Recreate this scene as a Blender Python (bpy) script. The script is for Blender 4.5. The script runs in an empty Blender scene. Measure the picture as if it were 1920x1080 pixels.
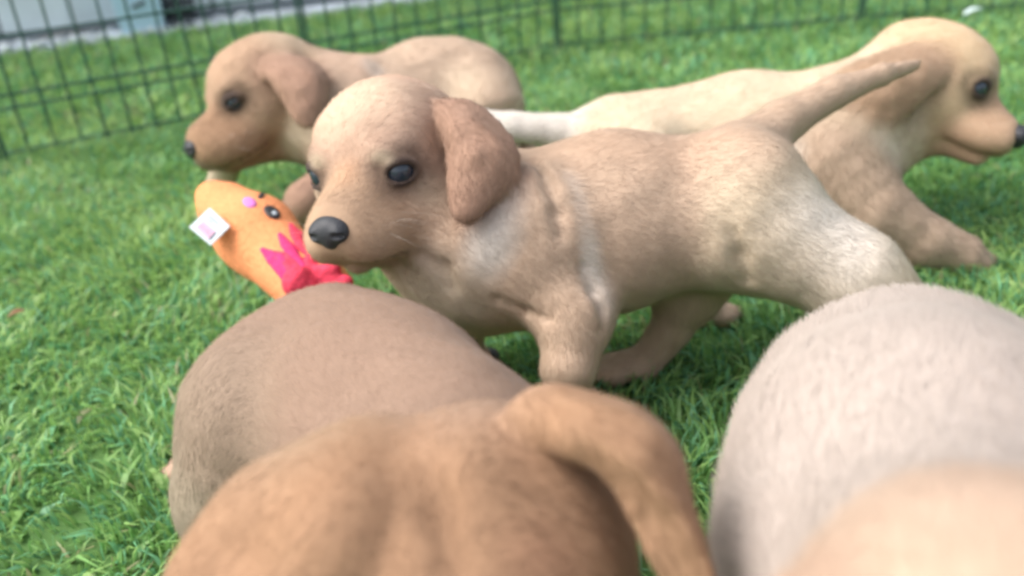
import bpy, math, random
import numpy as np
from mathutils import Matrix, Vector
random.seed(7)
rng = np.random.default_rng(7)
scn = bpy.context.scene
C = scn.collection
F32 = np.float32

# ------------------------------------------------------------------ camera
CAM_H, PITCH, ROLL, FPX = 0.37, math.radians(27.5), math.radians(4.5), 1663.0
_r0 = np.array([1., 0, 0]); _u0 = np.array([0, math.sin(PITCH), math.cos(PITCH)])
CR = math.cos(ROLL) * _r0 - math.sin(ROLL) * _u0
CU = math.cos(ROLL) * _u0 + math.sin(ROLL) * _r0
CB = np.cross(CR, CU)
CAM = np.array([0, 0, CAM_H])
cd = bpy.data.cameras.new('camera'); cam = bpy.data.objects.new('camera', cd); C.objects.link(cam)
M = Matrix.Identity(4)
for i in range(3):
    M[i][0], M[i][1], M[i][2], M[i][3] = CR[i], CU[i], CB[i], CAM[i]
cam.matrix_world = M
cd.sensor_width = 36; cd.lens = FPX / 1920 * 36
cd.clip_start = 0.01; cd.clip_end = 500
cd.dof.use_dof = True; cd.dof.focus_distance = 0.465
cd.dof.aperture_fstop = cd.lens / 5.6
scn.camera = cam

# ------------------------------------------------------------------ light
SUN_EL, SUN_AZ = math.radians(52), math.radians(-96)     # azimuth from +Y towards +X
w = bpy.data.worlds.new('World'); scn.world = w; w.use_nodes = True
nt = w.node_tree; bg = nt.nodes['Background']
sky = nt.nodes.new('ShaderNodeTexSky'); sky.sky_type = 'NISHITA'; sky.sun_disc = False
sky.sun_elevation = SUN_EL; sky.sun_rotation = SUN_AZ
sky.air_density = 1.0; sky.dust_density = 5.0; sky.ozone_density = 0.6
hs = nt.nodes.new('ShaderNodeHueSaturation'); hs.inputs['Saturation'].default_value = 0.45
nt.links.new(sky.outputs[0], hs.inputs['Color']); nt.links.new(hs.outputs[0], bg.inputs['Color'])
bg.inputs['Strength'].default_value = 0.15
sd = bpy.data.lights.new('sun', 'SUN'); sd.energy = 0.9; sd.angle = math.radians(45); sd.color = (1.0, .975, .95)
so = bpy.data.objects.new('sun', sd); C.objects.link(so)
sv = Vector((math.sin(SUN_AZ) * math.cos(SUN_EL), math.cos(SUN_AZ) * math.cos(SUN_EL), math.sin(SUN_EL)))
so.rotation_euler = (-sv).to_track_quat('-Z', 'Y').to_euler(); so.location = (0, 0, 5)
scn.view_settings.view_transform = 'Standard'; scn.view_settings.look = 'None'
scn.view_settings.gamma = 1; scn.view_settings.use_curve_mapping = False
scn.view_settings.exposure = 1.08
scn.render.engine = 'CYCLES'
scn.cycles.use_denoising = True
scn.cycles.pixel_filter_type = 'BLACKMAN_HARRIS'; scn.cycles.filter_width = 3.0
scn.cycles.max_bounces = 6; scn.cycles.diffuse_bounces = 3

# ------------------------------------------------------------------ helpers
def P(px, py, Z):
    """the point seen at pixel (px, py) of the 1920 wide photograph, Z metres in front of the camera"""
    return CAM + (CR * ((px - 960) / FPX) + CU * ((540 - py) / FPX) - CB) * Z
def G(px, py, z=0.0):
    d = CR * ((px - 960) / FPX) + CU * ((540 - py) / FPX) - CB
    t = (z - CAM_H) / d[2]
    return CAM + d * t
def cdir(x, y, z):
    v = CR * x + CU * y + CB * z
    return v / np.linalg.norm(v)
def unit(v):
    v = np.asarray(v, float); return v / max(1e-9, np.linalg.norm(v))

def newmat(name, rough=0.8):
    m = bpy.data.materials.new(name); m.use_nodes = True
    b = m.node_tree.nodes['Principled BSDF']; b.inputs['Roughness'].default_value = rough
    return m, m.node_tree, b
def plain(name, col, rough=0.6, spec=0.5, noise=0.0, scale=60.0, bump=0.0, metal=0.0):
    m, t, b = newmat(name, rough)
    b.inputs['Base Color'].default_value = (*col, 1); b.inputs['Specular IOR Level'].default_value = spec
    b.inputs['Metallic'].default_value = metal
    if noise or bump:
        tc = t.nodes.new('ShaderNodeTexCoord'); n = t.nodes.new('ShaderNodeTexNoise')
        n.inputs['Scale'].default_value = scale; n.inputs['Detail'].default_value = 6
        t.links.new(tc.outputs['Object'], n.inputs['Vector'])
        if noise:
            r = t.nodes.new('ShaderNodeValToRGB')
            r.color_ramp.elements[0].position = .3; r.color_ramp.elements[1].position = .7
            r.color_ramp.elements[0].color = (*[c * (1 - noise) for c in col], 1)
            r.color_ramp.elements[1].color = (*[min(1, c * (1 + noise)) for c in col], 1)
            t.links.new(n.outputs['Fac'], r.inputs['Fac']); t.links.new(r.outputs['Color'], b.inputs['Base Color'])
        if bump:
            bp = t.nodes.new('ShaderNodeBump'); bp.inputs['Strength'].default_value = bump; bp.inputs['Distance'].default_value = .003
            t.links.new(n.outputs['Fac'], bp.inputs['Height']); t.links.new(bp.outputs['Normal'], b.inputs['Normal'])
    return m

def link(name, me, mat=None, parent=None):
    o = bpy.data.objects.new(name, me); C.objects.link(o)
    if mat is not None and me is not None: me.materials.append(mat)
    if parent is not None: o.parent = parent
    return o
def thing(name, label, cat, loc=(0, 0, 0), group=None):
    o = bpy.data.objects.new(name, None); C.objects.link(o); o.location = tuple(loc)
    o.empty_display_size = .05
    o['label'] = label; o['category'] = cat
    if group: o['group'] = group
    return o
def tag(o, label, cat, group=None):
    o['label'] = label; o['category'] = cat
    if group: o['group'] = group
def mesh_np(name, V, polys_flat, sizes, smooth=True):
    me = bpy.data.meshes.new(name)
    V = np.asarray(V, F32); polys_flat = np.asarray(polys_flat, np.int32)
    nf = len(polys_flat) // sizes
    me.vertices.add(len(V)); me.vertices.foreach_set('co', V.ravel())
    me.loops.add(len(polys_flat)); me.loops.foreach_set('vertex_index', polys_flat)
    me.polygons.add(nf)
    me.polygons.foreach_set('loop_start', np.arange(0, nf * sizes, sizes, dtype=np.int32))
    me.polygons.foreach_set('loop_total', np.full(nf, sizes, np.int32))
    me.polygons.foreach_set('use_smooth', np.full(nf, smooth))
    me.update(calc_edges=True)
    return me
def set_col(me, name, col):
    a = me.color_attributes.new(name, 'FLOAT_COLOR', 'POINT')
    c = np.ones((len(me.vertices), 4), F32); c[:, :3] = col
    a.data.foreach_set('color', c.ravel())

# ------------------------------------------------------------------ signed-distance sculpting
class Sculpt:
    def __init__(s): s.p = []; s.paint = []; s.bare = []
    def cone(s, a, b, ra, rb, k=.012, col=None, op='u', hd=None):
        a, b = np.asarray(a, float), np.asarray(b, float)
        s.p.append(dict(t='c', a=a, b=b, ra=ra, rb=rb, k=k, col=col, op=op, hd=unit(b - a) if hd is None else unit(hd)))
    def ball(s, c, r, **kw): s.ell(c, np.eye(3), (r, r, r), **kw)
    def ell(s, c, R, rad, k=.012, col=None, op='u', hd=None):
        s.p.append(dict(t='e', c=np.asarray(c, float), R=np.asarray(R, float), r=np.asarray(rad, float), k=k, col=col, op=op,
                        hd=None if hd is None else unit(hd)))
    def chain(s, pts, rad, **kw):
        for i in range(len(pts) - 1):
            s.cone(pts[i], pts[i + 1], rad[i], rad[i + 1], **kw)
            if kw.get('op', 'u') == 'u': kw['k'] = min(kw.get('k', .012), .0045)
    def tri(s, a, b, c, th, k=.005, col=None, hd=None):
        s.p.append(dict(t='t', a=np.asarray(a, float), b=np.asarray(b, float), c=np.asarray(c, float), th=th, k=k, col=col, op='u',
                        hd=None if hd is None else unit(hd)))
    def blob(s, c, r, col, strength=1.0, soft=.5, stretch=None):
        s.paint.append((np.asarray(c, float), r, np.asarray(col, float), strength, soft, stretch))
    @staticmethod
    def dist(q, X):
        X = X.astype(F32)
        if q['t'] == 'c':
            ba = (q['b'] - q['a']).astype(F32); pa = X - q['a'].astype(F32)
            h = np.clip(pa @ ba / max(1e-12, float(ba @ ba)), 0, 1)
            return np.sqrt(((pa - h[:, None] * ba) ** 2).sum(1)) - (q['ra'] + (q['rb'] - q['ra']) * h)
        if q['t'] == 'e':
            y = (X - q['c'].astype(F32)) @ q['R'].astype(F32)      # columns of R are the axes
            k0 = np.sqrt(((y / q['r'].astype(F32)) ** 2).sum(1)) + 1e-9
            k1 = np.sqrt(((y / (q['r'] ** 2).astype(F32)) ** 2).sum(1)) + 1e-9
            return k0 * (k0 - 1) / k1
        a, b, c = q['a'], q['b'], q['c']
        ba, cb, ac = b - a, c - b, a - c; n = np.cross(ba, ac)
        pa, pb, pc = X - a, X - b, X - c
        sgn = np.sign(pa @ np.cross(ba, n)) + np.sign(pb @ np.cross(cb, n)) + np.sign(pc @ np.cross(ac, n))
        def seg(p, e):
            h = np.clip(p @ e / (e @ e), 0, 1); return ((p - h[:, None] * e) ** 2).sum(1)
        d2 = np.where(sgn < 2, np.minimum(np.minimum(seg(pa, ba), seg(pb, cb)), seg(pc, ac)), (pa @ n) ** 2 / (n @ n))
        return (np.sqrt(d2) - q['th']).astype(F32)
    def ev(s, X, bid=None, bc=None, brad=0.):
        D = np.full(len(X), 1.0, F32)
        if bid is None:
            for q in s.p: D = s.comb(D, s.dist(q, X), q)
            return D
        DB = np.full(len(bc), 1.0, F32)
        for q in s.p:
            db = s.dist(q, bc)
            act = (np.abs(db) < 1e9) & ((db - DB) < 2.1 * brad + 1.5 * q['k']) if q['op'] == 'u' else (db < 2.2 * brad + 2 * q['k'])
            DB = s.comb(DB, db, q)
            m = act[bid]
            if m.any():
                D[m] = s.comb(D[m], s.dist(q, X[m]), q)
        return D
    @staticmethod
    def comb(D, d, q):
        k = q['k']
        if q['op'] == 'u':
            h = np.clip(.5 + .5 * (D - d) / k, 0, 1); return D * (1 - h) + d * h - k * h * (1 - h)
        h = np.clip(.5 - .5 * (D + d) / k, 0, 1); return D * (1 - h) - d * h + k * h * (1 - h)
    def on(s, px, py, z0, z1, n=260):
        Z = np.linspace(z0, z1, n); X = np.array([P(px, py, q) for q in Z]); d = s.ev(X)
        return P(px, py, Z[int(np.argmax(d < 0))] if (d < 0).any() else Z[int(np.argmin(d))])
    def crease(s, pts, r, z0, z1, k=.006):
        s.chain([s.on(*p, z0, z1) for p in pts], r, op='s', k=k)
    def bounds(s, pad):
        lo, hi = [], []
        for q in s.p:
            if q['op'] != 'u': continue
            if q['t'] == 'c':
                r = max(q['ra'], q['rb']); pts = np.array([q['a'], q['b']])
            elif q['t'] == 'e': r = q['r'].max(); pts = q['c'][None]
            else: r = q['th']; pts = np.array([q['a'], q['b'], q['c']])
            lo.append(pts.min(0) - r); hi.append(pts.max(0) + r)
        return np.min(lo, 0) - pad, np.max(hi, 0) + pad
    def mesh(s, name, h=.002, base=(.5, .4, .3), smooth_it=2):
        lo, hi = s.bounds(4 * h)
        B = 8; nb = np.ceil((hi - lo) / (h * B)).astype(int); n = nb * B
        ib = np.indices(nb).reshape(3, -1).T
        bc = lo + (ib + .5) * (B * h) - .5 * h
        db = s.ev(bc); brad = B * h * .87
        act = np.where(np.abs(db) < brad * 1.35 + .003)[0]
        D = np.repeat(np.repeat(np.repeat(db.reshape(nb), B, 0), B, 1), B, 2).astype(F32)
        loc = np.indices((B, B, B)).reshape(3, -1).T
        step = 1500
        for i in range(0, len(act), step):
            a = act[i:i + step]
            idx = (ib[a][:, None, :] * B + loc[None]).reshape(-1, 3)
            X = lo + idx * h
            d = s.ev(X, np.repeat(np.arange(len(a)), B ** 3), bc[a], brad)
            D[idx[:, 0], idx[:, 1], idx[:, 2]] = d
        S = D < 0
        cs = sum(S[i:n[0] - 1 + i, j:n[1] - 1 + j, k:n[2] - 1 + k].astype(np.int8) for i in (0, 1) for j in (0, 1) for k in (0, 1))
        cells = np.argwhere((cs > 0) & (cs < 8))
        vid = np.full(cs.shape, -1, np.int32); vid[tuple(cells.T)] = np.arange(len(cells))
        acc = np.zeros((len(cells), 3)); cnt = np.zeros(len(cells))
        cor = [(i, j, k) for i in (0, 1) for j in (0, 1) for k in (0, 1)]
        for a in cor:
            for ax in range(3):
                if a[ax]: continue
                b = list(a); b[ax] = 1
                da = D[tuple((cells + a).T)]; dbb = D[tuple((cells + b).T)]
                m = (da < 0) != (dbb < 0)
                t = np.where(m, da / np.where(m, da - dbb, 1), 0)
                p = np.array(a, float)[None].repeat(len(cells), 0); p[:, ax] = t
                acc[m] += p[m]; cnt[m] += 1
        V = lo + (cells + acc / cnt[:, None]) * h
        quads = []
        for ax in range(3):
            sl = [slice(1, n[k] - 1) for k in range(3)]
            s0 = list(sl); s0[ax] = slice(0, n[ax] - 1); s1 = list(s0); s1[ax] = slice(1, n[ax])
            e0, e1 = S[tuple(s0)], S[tuple(s1)]
            w_ = np.argwhere(e0 != e1)
            off = np.array([0 if k == ax else 1 for k in range(3)]); g = w_ + off
            fl = e0[tuple(w_.T)]
            u, v = (ax + 1) % 3, (ax + 2) % 3
            def at(du, dv):
                c = g.copy(); c[:, u] -= du; c[:, v] -= dv; return vid[tuple(c.T)]
            q = np.stack([at(1, 1), at(0, 1), at(0, 0), at(1, 0)], 1)
            q[~fl] = q[~fl][:, ::-1]
            quads.append(q)
        Q = np.concatenate(quads); Q = Q[(Q >= 0).all(1)]
        for _ in range(smooth_it):
            A = np.zeros_like(V); c2 = np.zeros(len(V))
            for i in range(4):
                a, b = Q[:, i], Q[:, (i + 1) % 4]
                for k in range(3): A[:, k] += np.bincount(a, V[b, k], len(V))
                c2 += np.bincount(a, minlength=len(V))
            V = V * .5 + .5 * A / np.maximum(c2, 1)[:, None]
        if h > .0015:
            nn = np.zeros_like(V); fn = np.cross(V[Q[:, 2]] - V[Q[:, 0]], V[Q[:, 3]] - V[Q[:, 1]])
            for i in range(4):
                for k in range(3): nn[:, k] += np.bincount(Q[:, i], fn[:, k], len(V))
            nn /= np.linalg.norm(nn, axis=1)[:, None] + 1e-12
            x, y, z = V[:, 0], V[:, 1], V[:, 2]
            wv = np.sin(x * 92 + 2.1 * np.sin(z * 61)) * np.sin(z * 83 + 1.7 * np.sin(y * 57 + 1)) + .6 * np.sin(x * 171 + 3 * np.sin(y * 95)) * np.sin(z * 150 + y * 60)
            V = V + nn * (wv * .0005)[:, None]
        tr_ = [q for q in s.p if q['t'] == 't']
        if tr_:
            m_ = np.zeros(len(V), bool); lo_ = np.min([np.minimum(np.minimum(q['a'], q['b']), q['c']) for q in tr_], 0) - .01
            hi_ = np.max([np.maximum(np.maximum(q['a'], q['b']), q['c']) for q in tr_], 0) + .01
            ii = np.where(((V > lo_) & (V < hi_)).all(1))[0]; dm = np.full(len(ii), 1.)
            for q in tr_:
                near = (np.abs(V[ii] - (q['a'] + q['b'] + q['c']) / 3).max(1) < .03); dm[near] = np.minimum(dm[near], s.dist(q, V[ii][near]))
            wgt = np.zeros(len(V)); wgt[ii] = np.clip(1.6 - dm / .003, 0, 1)
            for _ in range(26):
                A = np.zeros_like(V); c2 = np.zeros(len(V))
                for i in range(4):
                    a, b = Q[:, i], Q[:, (i + 1) % 4]
                    for k in range(3): A[:, k] += np.bincount(a, V[b, k], len(V))
                    c2 += np.bincount(a, minlength=len(V))
                V = V + (.5 * wgt)[:, None] * (A / np.maximum(c2, 1)[:, None] - V)
        col = np.zeros((len(V), 3)); ws = np.zeros(len(V)); hd = np.zeros((len(V), 3))
        for q in s.p:
            if q['op'] != 'u': continue
            if q['t'] == 't':
                d = np.full(len(V), .2); near = np.abs(V - (q['a'] + q['b'] + q['c']) / 3).max(1) < .035
                d[near] = np.abs(s.dist(q, V[near]))
            else: d = np.abs(s.dist(q, V)).astype(float)
            wt = np.exp(-np.clip(d, 0, .2) / .004) + 1e-9
            col += wt[:, None] * np.asarray(q['col'] if q['col'] is not None else base); ws += wt
            if q['hd'] is not None: hd += np.exp(-np.clip(d, 0, .2) / .012)[:, None] * q['hd']
        col /= ws[:, None]
        for c, r, cc, st, soft, stretch in s.paint:
            dv = V - c
            if stretch is not None:
                ax, fac = unit(stretch[0]), stretch[1]
                al = dv @ ax; dv = dv + np.outer(al * (1 / fac - 1), ax)
            d = np.sqrt((dv ** 2).sum(1)) / r
            f = np.clip((1 - d) / max(soft, 1e-3), 0, 1); f = f * f * (3 - 2 * f) * st
            col = col * (1 - f[:, None]) + cc * f[:, None]
        me = mesh_np(name, V, Q.ravel(), 4)
        set_col(me, 'coat', col)
        return me, V, Q, col, hd

class Frame:
    """a head's own axes: x forward along the muzzle, y to the animal's left, z up"""
    def __init__(s, o, fwd, up, sc=1.0):
        s.o = np.asarray(o, float); x = unit(fwd); z = unit(np.asarray(up) - np.dot(up, x) * x); y = np.cross(z, x)
        s.R = np.stack([x, y, z], 1); s.s = sc
    def __call__(s, x, y, z): return s.o + s.R @ (np.array([x, y, z]) * s.s)
    def d(s, x, y, z): return s.R @ np.array([x, y, z])

# ------------------------------------------------------------------ puppy materials
def fur_mat(name, streak=1.0, bump=.35):
    m, t, b = newmat(name, .85)
    b.inputs['Specular IOR Level'].default_value = .15
    b.inputs['Sheen Weight'].default_value = .12; b.inputs['Sheen Roughness'].default_value = .4
    at = t.nodes.new('ShaderNodeAttribute'); at.attribute_name = 'coat'
    tc = t.nodes.new('ShaderNodeTexCoord')
    n1 = t.nodes.new('ShaderNodeTexNoise'); n1.inputs['Scale'].default_value = 55; n1.inputs['Detail'].default_value = 5
    n2 = t.nodes.new('ShaderNodeTexNoise'); n2.inputs['Scale'].default_value = 900; n2.inputs['Detail'].default_value = 3
    t.links.new(tc.outputs['Object'], n1.inputs['Vector']); t.links.new(tc.outputs['Object'], n2.inputs['Vector'])
    mx = t.nodes.new('ShaderNodeMath'); mx.operation = 'MULTIPLY_ADD'; mx.inputs[1].default_value = .30 * streak; mx.inputs[2].default_value = 1 - .15 * streak
    t.links.new(n1.outputs['Fac'], mx.inputs[0])
    mul = t.nodes.new('ShaderNodeVectorMath'); mul.operation = 'SCALE'
    t.links.new(at.outputs['Color'], mul.inputs[0]); t.links.new(mx.outputs[0], mul.inputs['Scale'])
    t.links.new(mul.outputs[0], b.inputs['Base Color'])
    bp = t.nodes.new('ShaderNodeBump'); bp.inputs['Strength'].default_value = bump; bp.inputs['Distance'].default_value = .001
    t.links.new(n2.outputs['Fac'], bp.inputs['Height']); t.links.new(bp.outputs['Normal'], b.inputs['Normal'])
    return m
FUR = fur_mat('short_puppy_fur'); 
def hair_mat():
    m, t, b = newmat('fur_strands', .75); b.inputs['Specular IOR Level'].default_value = .2
    at = t.nodes.new('ShaderNodeAttribute'); at.attribute_name = 'coat'
    t.links.new(at.outputs['Color'], b.inputs['Base Color'])
    tr = t.nodes.new('ShaderNodeBsdfTranslucent'); ms = t.nodes.new('ShaderNodeMixShader'); ms.inputs[0].default_value = .06
    t.links.new(at.outputs['Color'], tr.inputs['Color'])
    t.links.new(b.outputs[0], ms.inputs[1]); t.links.new(tr.outputs[0], ms.inputs[2]); t.links.new(ms.outputs[0], t.nodes['Material Output'].inputs['Surface'])
    return m
STRAND = hair_mat()
EYE = plain('dark_wet_eye', (.026, .036, .052), .05, .6)
m, t, b = newmat('black_nose_leather', .55); b.inputs['Base Color'].default_value = (.030, .032, .038, 1)
vo = t.nodes.new('ShaderNodeTexVoronoi'); vo.inputs['Scale'].default_value = 900
tc = t.nodes.new('ShaderNodeTexCoord'); t.links.new(tc.outputs['Object'], vo.inputs['Vector'])
bp = t.nodes.new('ShaderNodeBump'); bp.inputs['Strength'].default_value = .3; bp.inputs['Distance'].default_value = .0006
t.links.new(vo.outputs['Distance'], bp.inputs['Height']); t.links.new(bp.outputs['Normal'], b.inputs['Normal'])
NOSE = m

def uv_ball(name, c, R, r, mat, parent, seg=24, ring=14):
    V, Fc = [], []
    for i in range(ring + 1):
        a = math.pi * i / ring
        for j in range(seg):
            p = 2 * math.pi * j / seg
            V.append((math.sin(a) * math.cos(p), math.sin(a) * math.sin(p), math.cos(a)))
    V = (np.array(V) * np.asarray(r)) @ np.asarray(R).T + np.asarray(c)
    for i in range(ring):
        for j in range(seg):
            k = (j + 1) % seg
            Fc.append((i * seg + j, (i + 1) * seg + j, (i + 1) * seg + k, i * seg + k))
    me = mesh_np(name, V, np.array(Fc).ravel(), 4)
    return link(name, me, mat, parent)

def fur(parent, V, Q, col, hd, n, bare=(), length=.006, width=.00028, lift=.32, base_tint=1.16, jitter=.25):
    p0, p1, p2, p3 = (V[Q[:, i]] for i in range(4))
    nr = np.cross(p2 - p0, p3 - p1); ar = np.linalg.norm(nr, axis=1) + 1e-12; nr /= ar[:, None]; pr_ = ar.copy()
    for c_, r_ in bare: pr_ *= np.clip((np.linalg.norm(p0 - c_, axis=1) - r_) / .004, 0, 1)
    f = rng.choice(len(Q), n, p=pr_ / pr_.sum())
    # smooth vertex normals for shading
    VN = np.zeros_like(V)
    for i in range(4):
        for k in range(3): VN[:, k] += np.bincount(Q[:, i], nr[:, k] * ar, len(V))
    VN /= np.linalg.norm(VN, axis=1)[:, None] + 1e-12
    u, v = rng.random(n)[:, None], rng.random(n)[:, None]
    pos = (p0[f] * (1 - u) + p1[f] * u) * (1 - v) + (p3[f] * (1 - u) + p2[f] * u) * v
    N = (VN[Q[f, 0]] * (1 - u) + VN[Q[f, 1]] * u) * (1 - v) + (VN[Q[f, 3]] * (1 - u) + VN[Q[f, 2]] * u) * v
    N /= np.linalg.norm(N, axis=1)[:, None]
    cc = col[Q[f, 0]]
    d = hd[Q[f, 0]] + rng.normal(0, 1e-4, (n, 3)); d /= np.linalg.norm(d, axis=1)[:, None] + 1e-9
    d += rng.normal(0, jitter, (n, 3))
    d -= (d * N).sum(1)[:, None] * N; d /= np.linalg.norm(d, axis=1)[:, None] + 1e-9
    li = lift * rng.uniform(.5, 1.6, (n, 1))
    g = d * np.cos(li) + N * np.sin(li)
    L = length * rng.uniform(.55, 1.15, (n, 1))
    side = np.cross(d, N); side /= np.linalg.norm(side, axis=1)[:, None] + 1e-9
    wv = side * width * .5 * rng.uniform(.7, 1.3, (n, 1))
    mid = pos + g * L * .55; tip = mid + (g * .85 + d * .35) * L * .45
    VV = np.stack([pos - wv - N * .0006, pos + wv - N * .0006, mid + wv * .8, mid - wv * .8, tip], 1).reshape(-1, 3)
    b5 = np.arange(n) * 5
    T = np.stack([b5, b5 + 1, b5 + 2, b5, b5 + 2, b5 + 3, b5 + 3, b5 + 2, b5 + 4], 1).ravel()
    me = mesh_np('fur', VV, T, 3)
    tint = (base_tint * rng.uniform(.93, 1.07, (n, 1)))
    c5 = np.repeat(np.clip(cc * tint, 0, .9), 5, 0)
    set_col(me, 'coat', c5)
    sn = np.repeat(N + g * .15, 5, 0); sn /= np.linalg.norm(sn, axis=1)[:, None]
    me.normals_split_custom_set_from_vertices(sn.tolist())
    o = link('fur', me, STRAND, parent); o['kind'] = 'stuff'
    return o

# ------------------------------------------------------------------ the puppy's head
def EYEPOS(Fm, y): return Fm(.0376, y * .0250, -.0010)
def head(S, Fm, c_skull, c_muz, c_ear, ears, eye_open=1.0, muz=1.0, dark_eye=(.05, .035, .03)):
    s = Fm.s; R = Fm.R
    back = Fm.d(-1, 0, -.1)
    S.ell(Fm(-.004, 0, .002), R, np.array([.047, .0425, .040]) * s, k=.02 * s, col=c_skull, hd=back)
    S.ell(Fm(.016, 0, .006), R, np.array([.030, .034, .030]) * s, k=.018 * s, col=c_skull, hd=back)      # forehead
    for y in (1, -1):
        S.ell(Fm(.010, y * .024, -.020), R, np.array([.030, .019, .022]) * s, k=.018 * s, col=c_skull, hd=back)   # cheeks
        S.ell(Fm(.0365, y * .0180, .0105), R, np.array([.010, .012, .006]) * s, k=.009 * s, col=c_skull, hd=back)  # brows
        S.ell(Fm(.064, y * .0120, -.0300), R, np.array([.0195, .0145 * muz, .0150 * muz]) * s, k=.008 * s, col=c_muz, hd=back)   # flews
        S.ell(Fm(.046, y * .0190, -.0325), R, np.array([.024, .012 * muz, .0145 * muz]) * s, k=.010 * s, col=c_muz, hd=back)
    S.cone(Fm(.028, 0, -.013), Fm(.069, 0, -.0195), .0235 * s, .0175 * muz * s, k=.012 * s, col=c_muz, hd=back)
    # mouth line then lower jaw
    S.cone(Fm(.012, 0, -.042), Fm(.064, 0, -.0445), .019 * s, .0085 * s, k=.004 * s, col=c_muz, hd=back)
    S.cone(Fm(-.02, 0, -.028), Fm(.018, 0, -.038), .024 * s, .019 * s, k=.014 * s, col=c_skull, hd=back)
    for y in (1, -1):
        pts = [Fm(.082, y * .004, -.0415), Fm(.068, y * .0215, -.0440), Fm(.046, y * .0270, -.0450), Fm(.029, y * .0300, -.0445)]
        S.chain(pts, [.0012 * s] * 4, op='s', k=.003 * s)
        for i in range(3):
            for q in (0, .33, .66):
                S.blob(pts[i] * (1 - q) + pts[i + 1] * q, .0042 * s, np.array(c_muz) * .28, .75, .8)
        # eye socket, lids
        e = EYEPOS(Fm, y)
        ed = unit(Fm.d(.80, y * .58, .10)); up = unit(Fm.d(0, 0, 1) - np.dot(Fm.d(0, 0, 1), ed) * ed); sd_ = np.cross(up, ed)
        for kk in range(12):
            a0, a1 = 2 * math.pi * kk / 12, 2 * math.pi * (kk + 1) / 12
            def lid(a):
                vert = math.sin(a); hh = (.0068 if vert > 0 else .0062) * eye_open
                rad2 = math.cos(a) * .0088
                fw = math.sqrt(max(1e-6, .0096 ** 2 - rad2 ** 2 * .95 - (vert * hh) ** 2))
                return e + (sd_ * rad2 + up * (vert * hh) + ed * fw) * s
            S.cone(lid(a0), lid(a1), .0014 * s, .0014 * s, k=.0030 * s, col=np.array(c_skull) * .16, hd=back)
        S.ell(e + ed * .007 * s, np.stack([ed, sd_, up], 1), np.array([.0085, .0077, .0047 * eye_open]) * s, op='s', k=.0012 * s)
        for kk in range(6):      # the heavier upper lid
            a0, a1 = math.pi * (.06 + .88 * kk / 6), math.pi * (.06 + .88 * (kk + 1) / 6)
            lp = lambda a: e + (sd_ * math.cos(a) * .0086 + up * (math.sin(a) * .0057 * eye_open + .0004) + ed * math.sqrt(max(1e-6, .0100 ** 2 - (math.cos(a) * .0086) ** 2 * .95 - (math.sin(a) * .0057) ** 2))) * s
            S.cone(lp(a0), lp(a1), .0015 * s, .0015 * s, k=.0022 * s, col=np.array(c_skull) * .3, hd=back)
        S.bare.append((e + ed * .006 * s, .0095 * s)); S.bare.append((Fm(.086, 0, -.018), .012 * s))
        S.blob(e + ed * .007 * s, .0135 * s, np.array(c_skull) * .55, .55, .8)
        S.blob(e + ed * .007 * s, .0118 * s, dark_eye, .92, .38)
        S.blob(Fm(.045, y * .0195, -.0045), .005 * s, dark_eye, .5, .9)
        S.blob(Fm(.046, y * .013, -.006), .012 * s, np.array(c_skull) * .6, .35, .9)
    # ears: curved sheets
    for tris in ears:
        for a, b_, c_, th in tris:
            S.tri(Fm(*a), Fm(*b_), Fm(*c_), th * s, k=.0055 * s, col=c_ear, hd=Fm.d(-.2, 0, -1))
def head_parts(root, Fm, blink=False):
    s = Fm.s; V, T = [], []
    for y in (1, -1):
        for q in range(11):
            a = Fm(rng.uniform(.050, .070), y * .0225, rng.uniform(-.036, -.020)); L_ = rng.uniform(.016, .030) * s
            d = unit(Fm.d(rng.uniform(-.5, .3), y * 1.0, rng.uniform(-.5, .3))); dr = Fm.d(-.5, 0, -.4) * .3
            n_ = unit(np.cross(d, Fm.d(0, .2, 1))) * .00010; b_ = a + d * L_ * .5; c_ = a + (d + dr) * L_
            k = len(V); V += [a - n_ - d * .004, a + n_ - d * .004, b_ + n_ * .8, b_ - n_ * .8, c_]; T += [k, k + 1, k + 2, k, k + 2, k + 3, k + 3, k + 2, k + 4]
    me = mesh_np('whiskers', V, T, 3); set_col(me, 'coat', np.tile([.50, .44, .38], (len(V), 1))); o = link('whiskers', me, STRAND, root); o['kind'] = 'stuff'
    for y in (1, -1):
        e = EYEPOS(Fm, y)
        o = uv_ball('eye', e, Fm.R, np.array([.0090] * 3) * s, EYE, root)
    N = Sculpt()
    R = Fm.R
    N.ell(Fm(.0825, 0, -.0175), R, np.array([.0085, .0112, .0082]) * s, k=.003 * s)
    N.ell(Fm(.0845, 0, -.0225), R, np.array([.0055, .0050, .0060]) * s, k=.004 * s)
    for y in (1, -1):
        N.ell(Fm(.0850, y * .0070, -.0185), R, np.array([.0062, .0050, .0052]) * s, k=.003 * s)
        N.cone(Fm(.0925, y * .0050, -.0185), Fm(.0885, y * .0095, -.0190), .0019 * s, .0014 * s, op='s', k=.001 * s)
    N.cone(Fm(.093, 0, -.018), Fm(.090, 0, -.029), .0007 * s, .0007 * s, op='s', k=.001 * s)
    me, *_ = N.mesh('nose', h=.0008, base=(.02, .02, .02), smooth_it=1)
    link('nose', me, NOSE, root)

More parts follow.
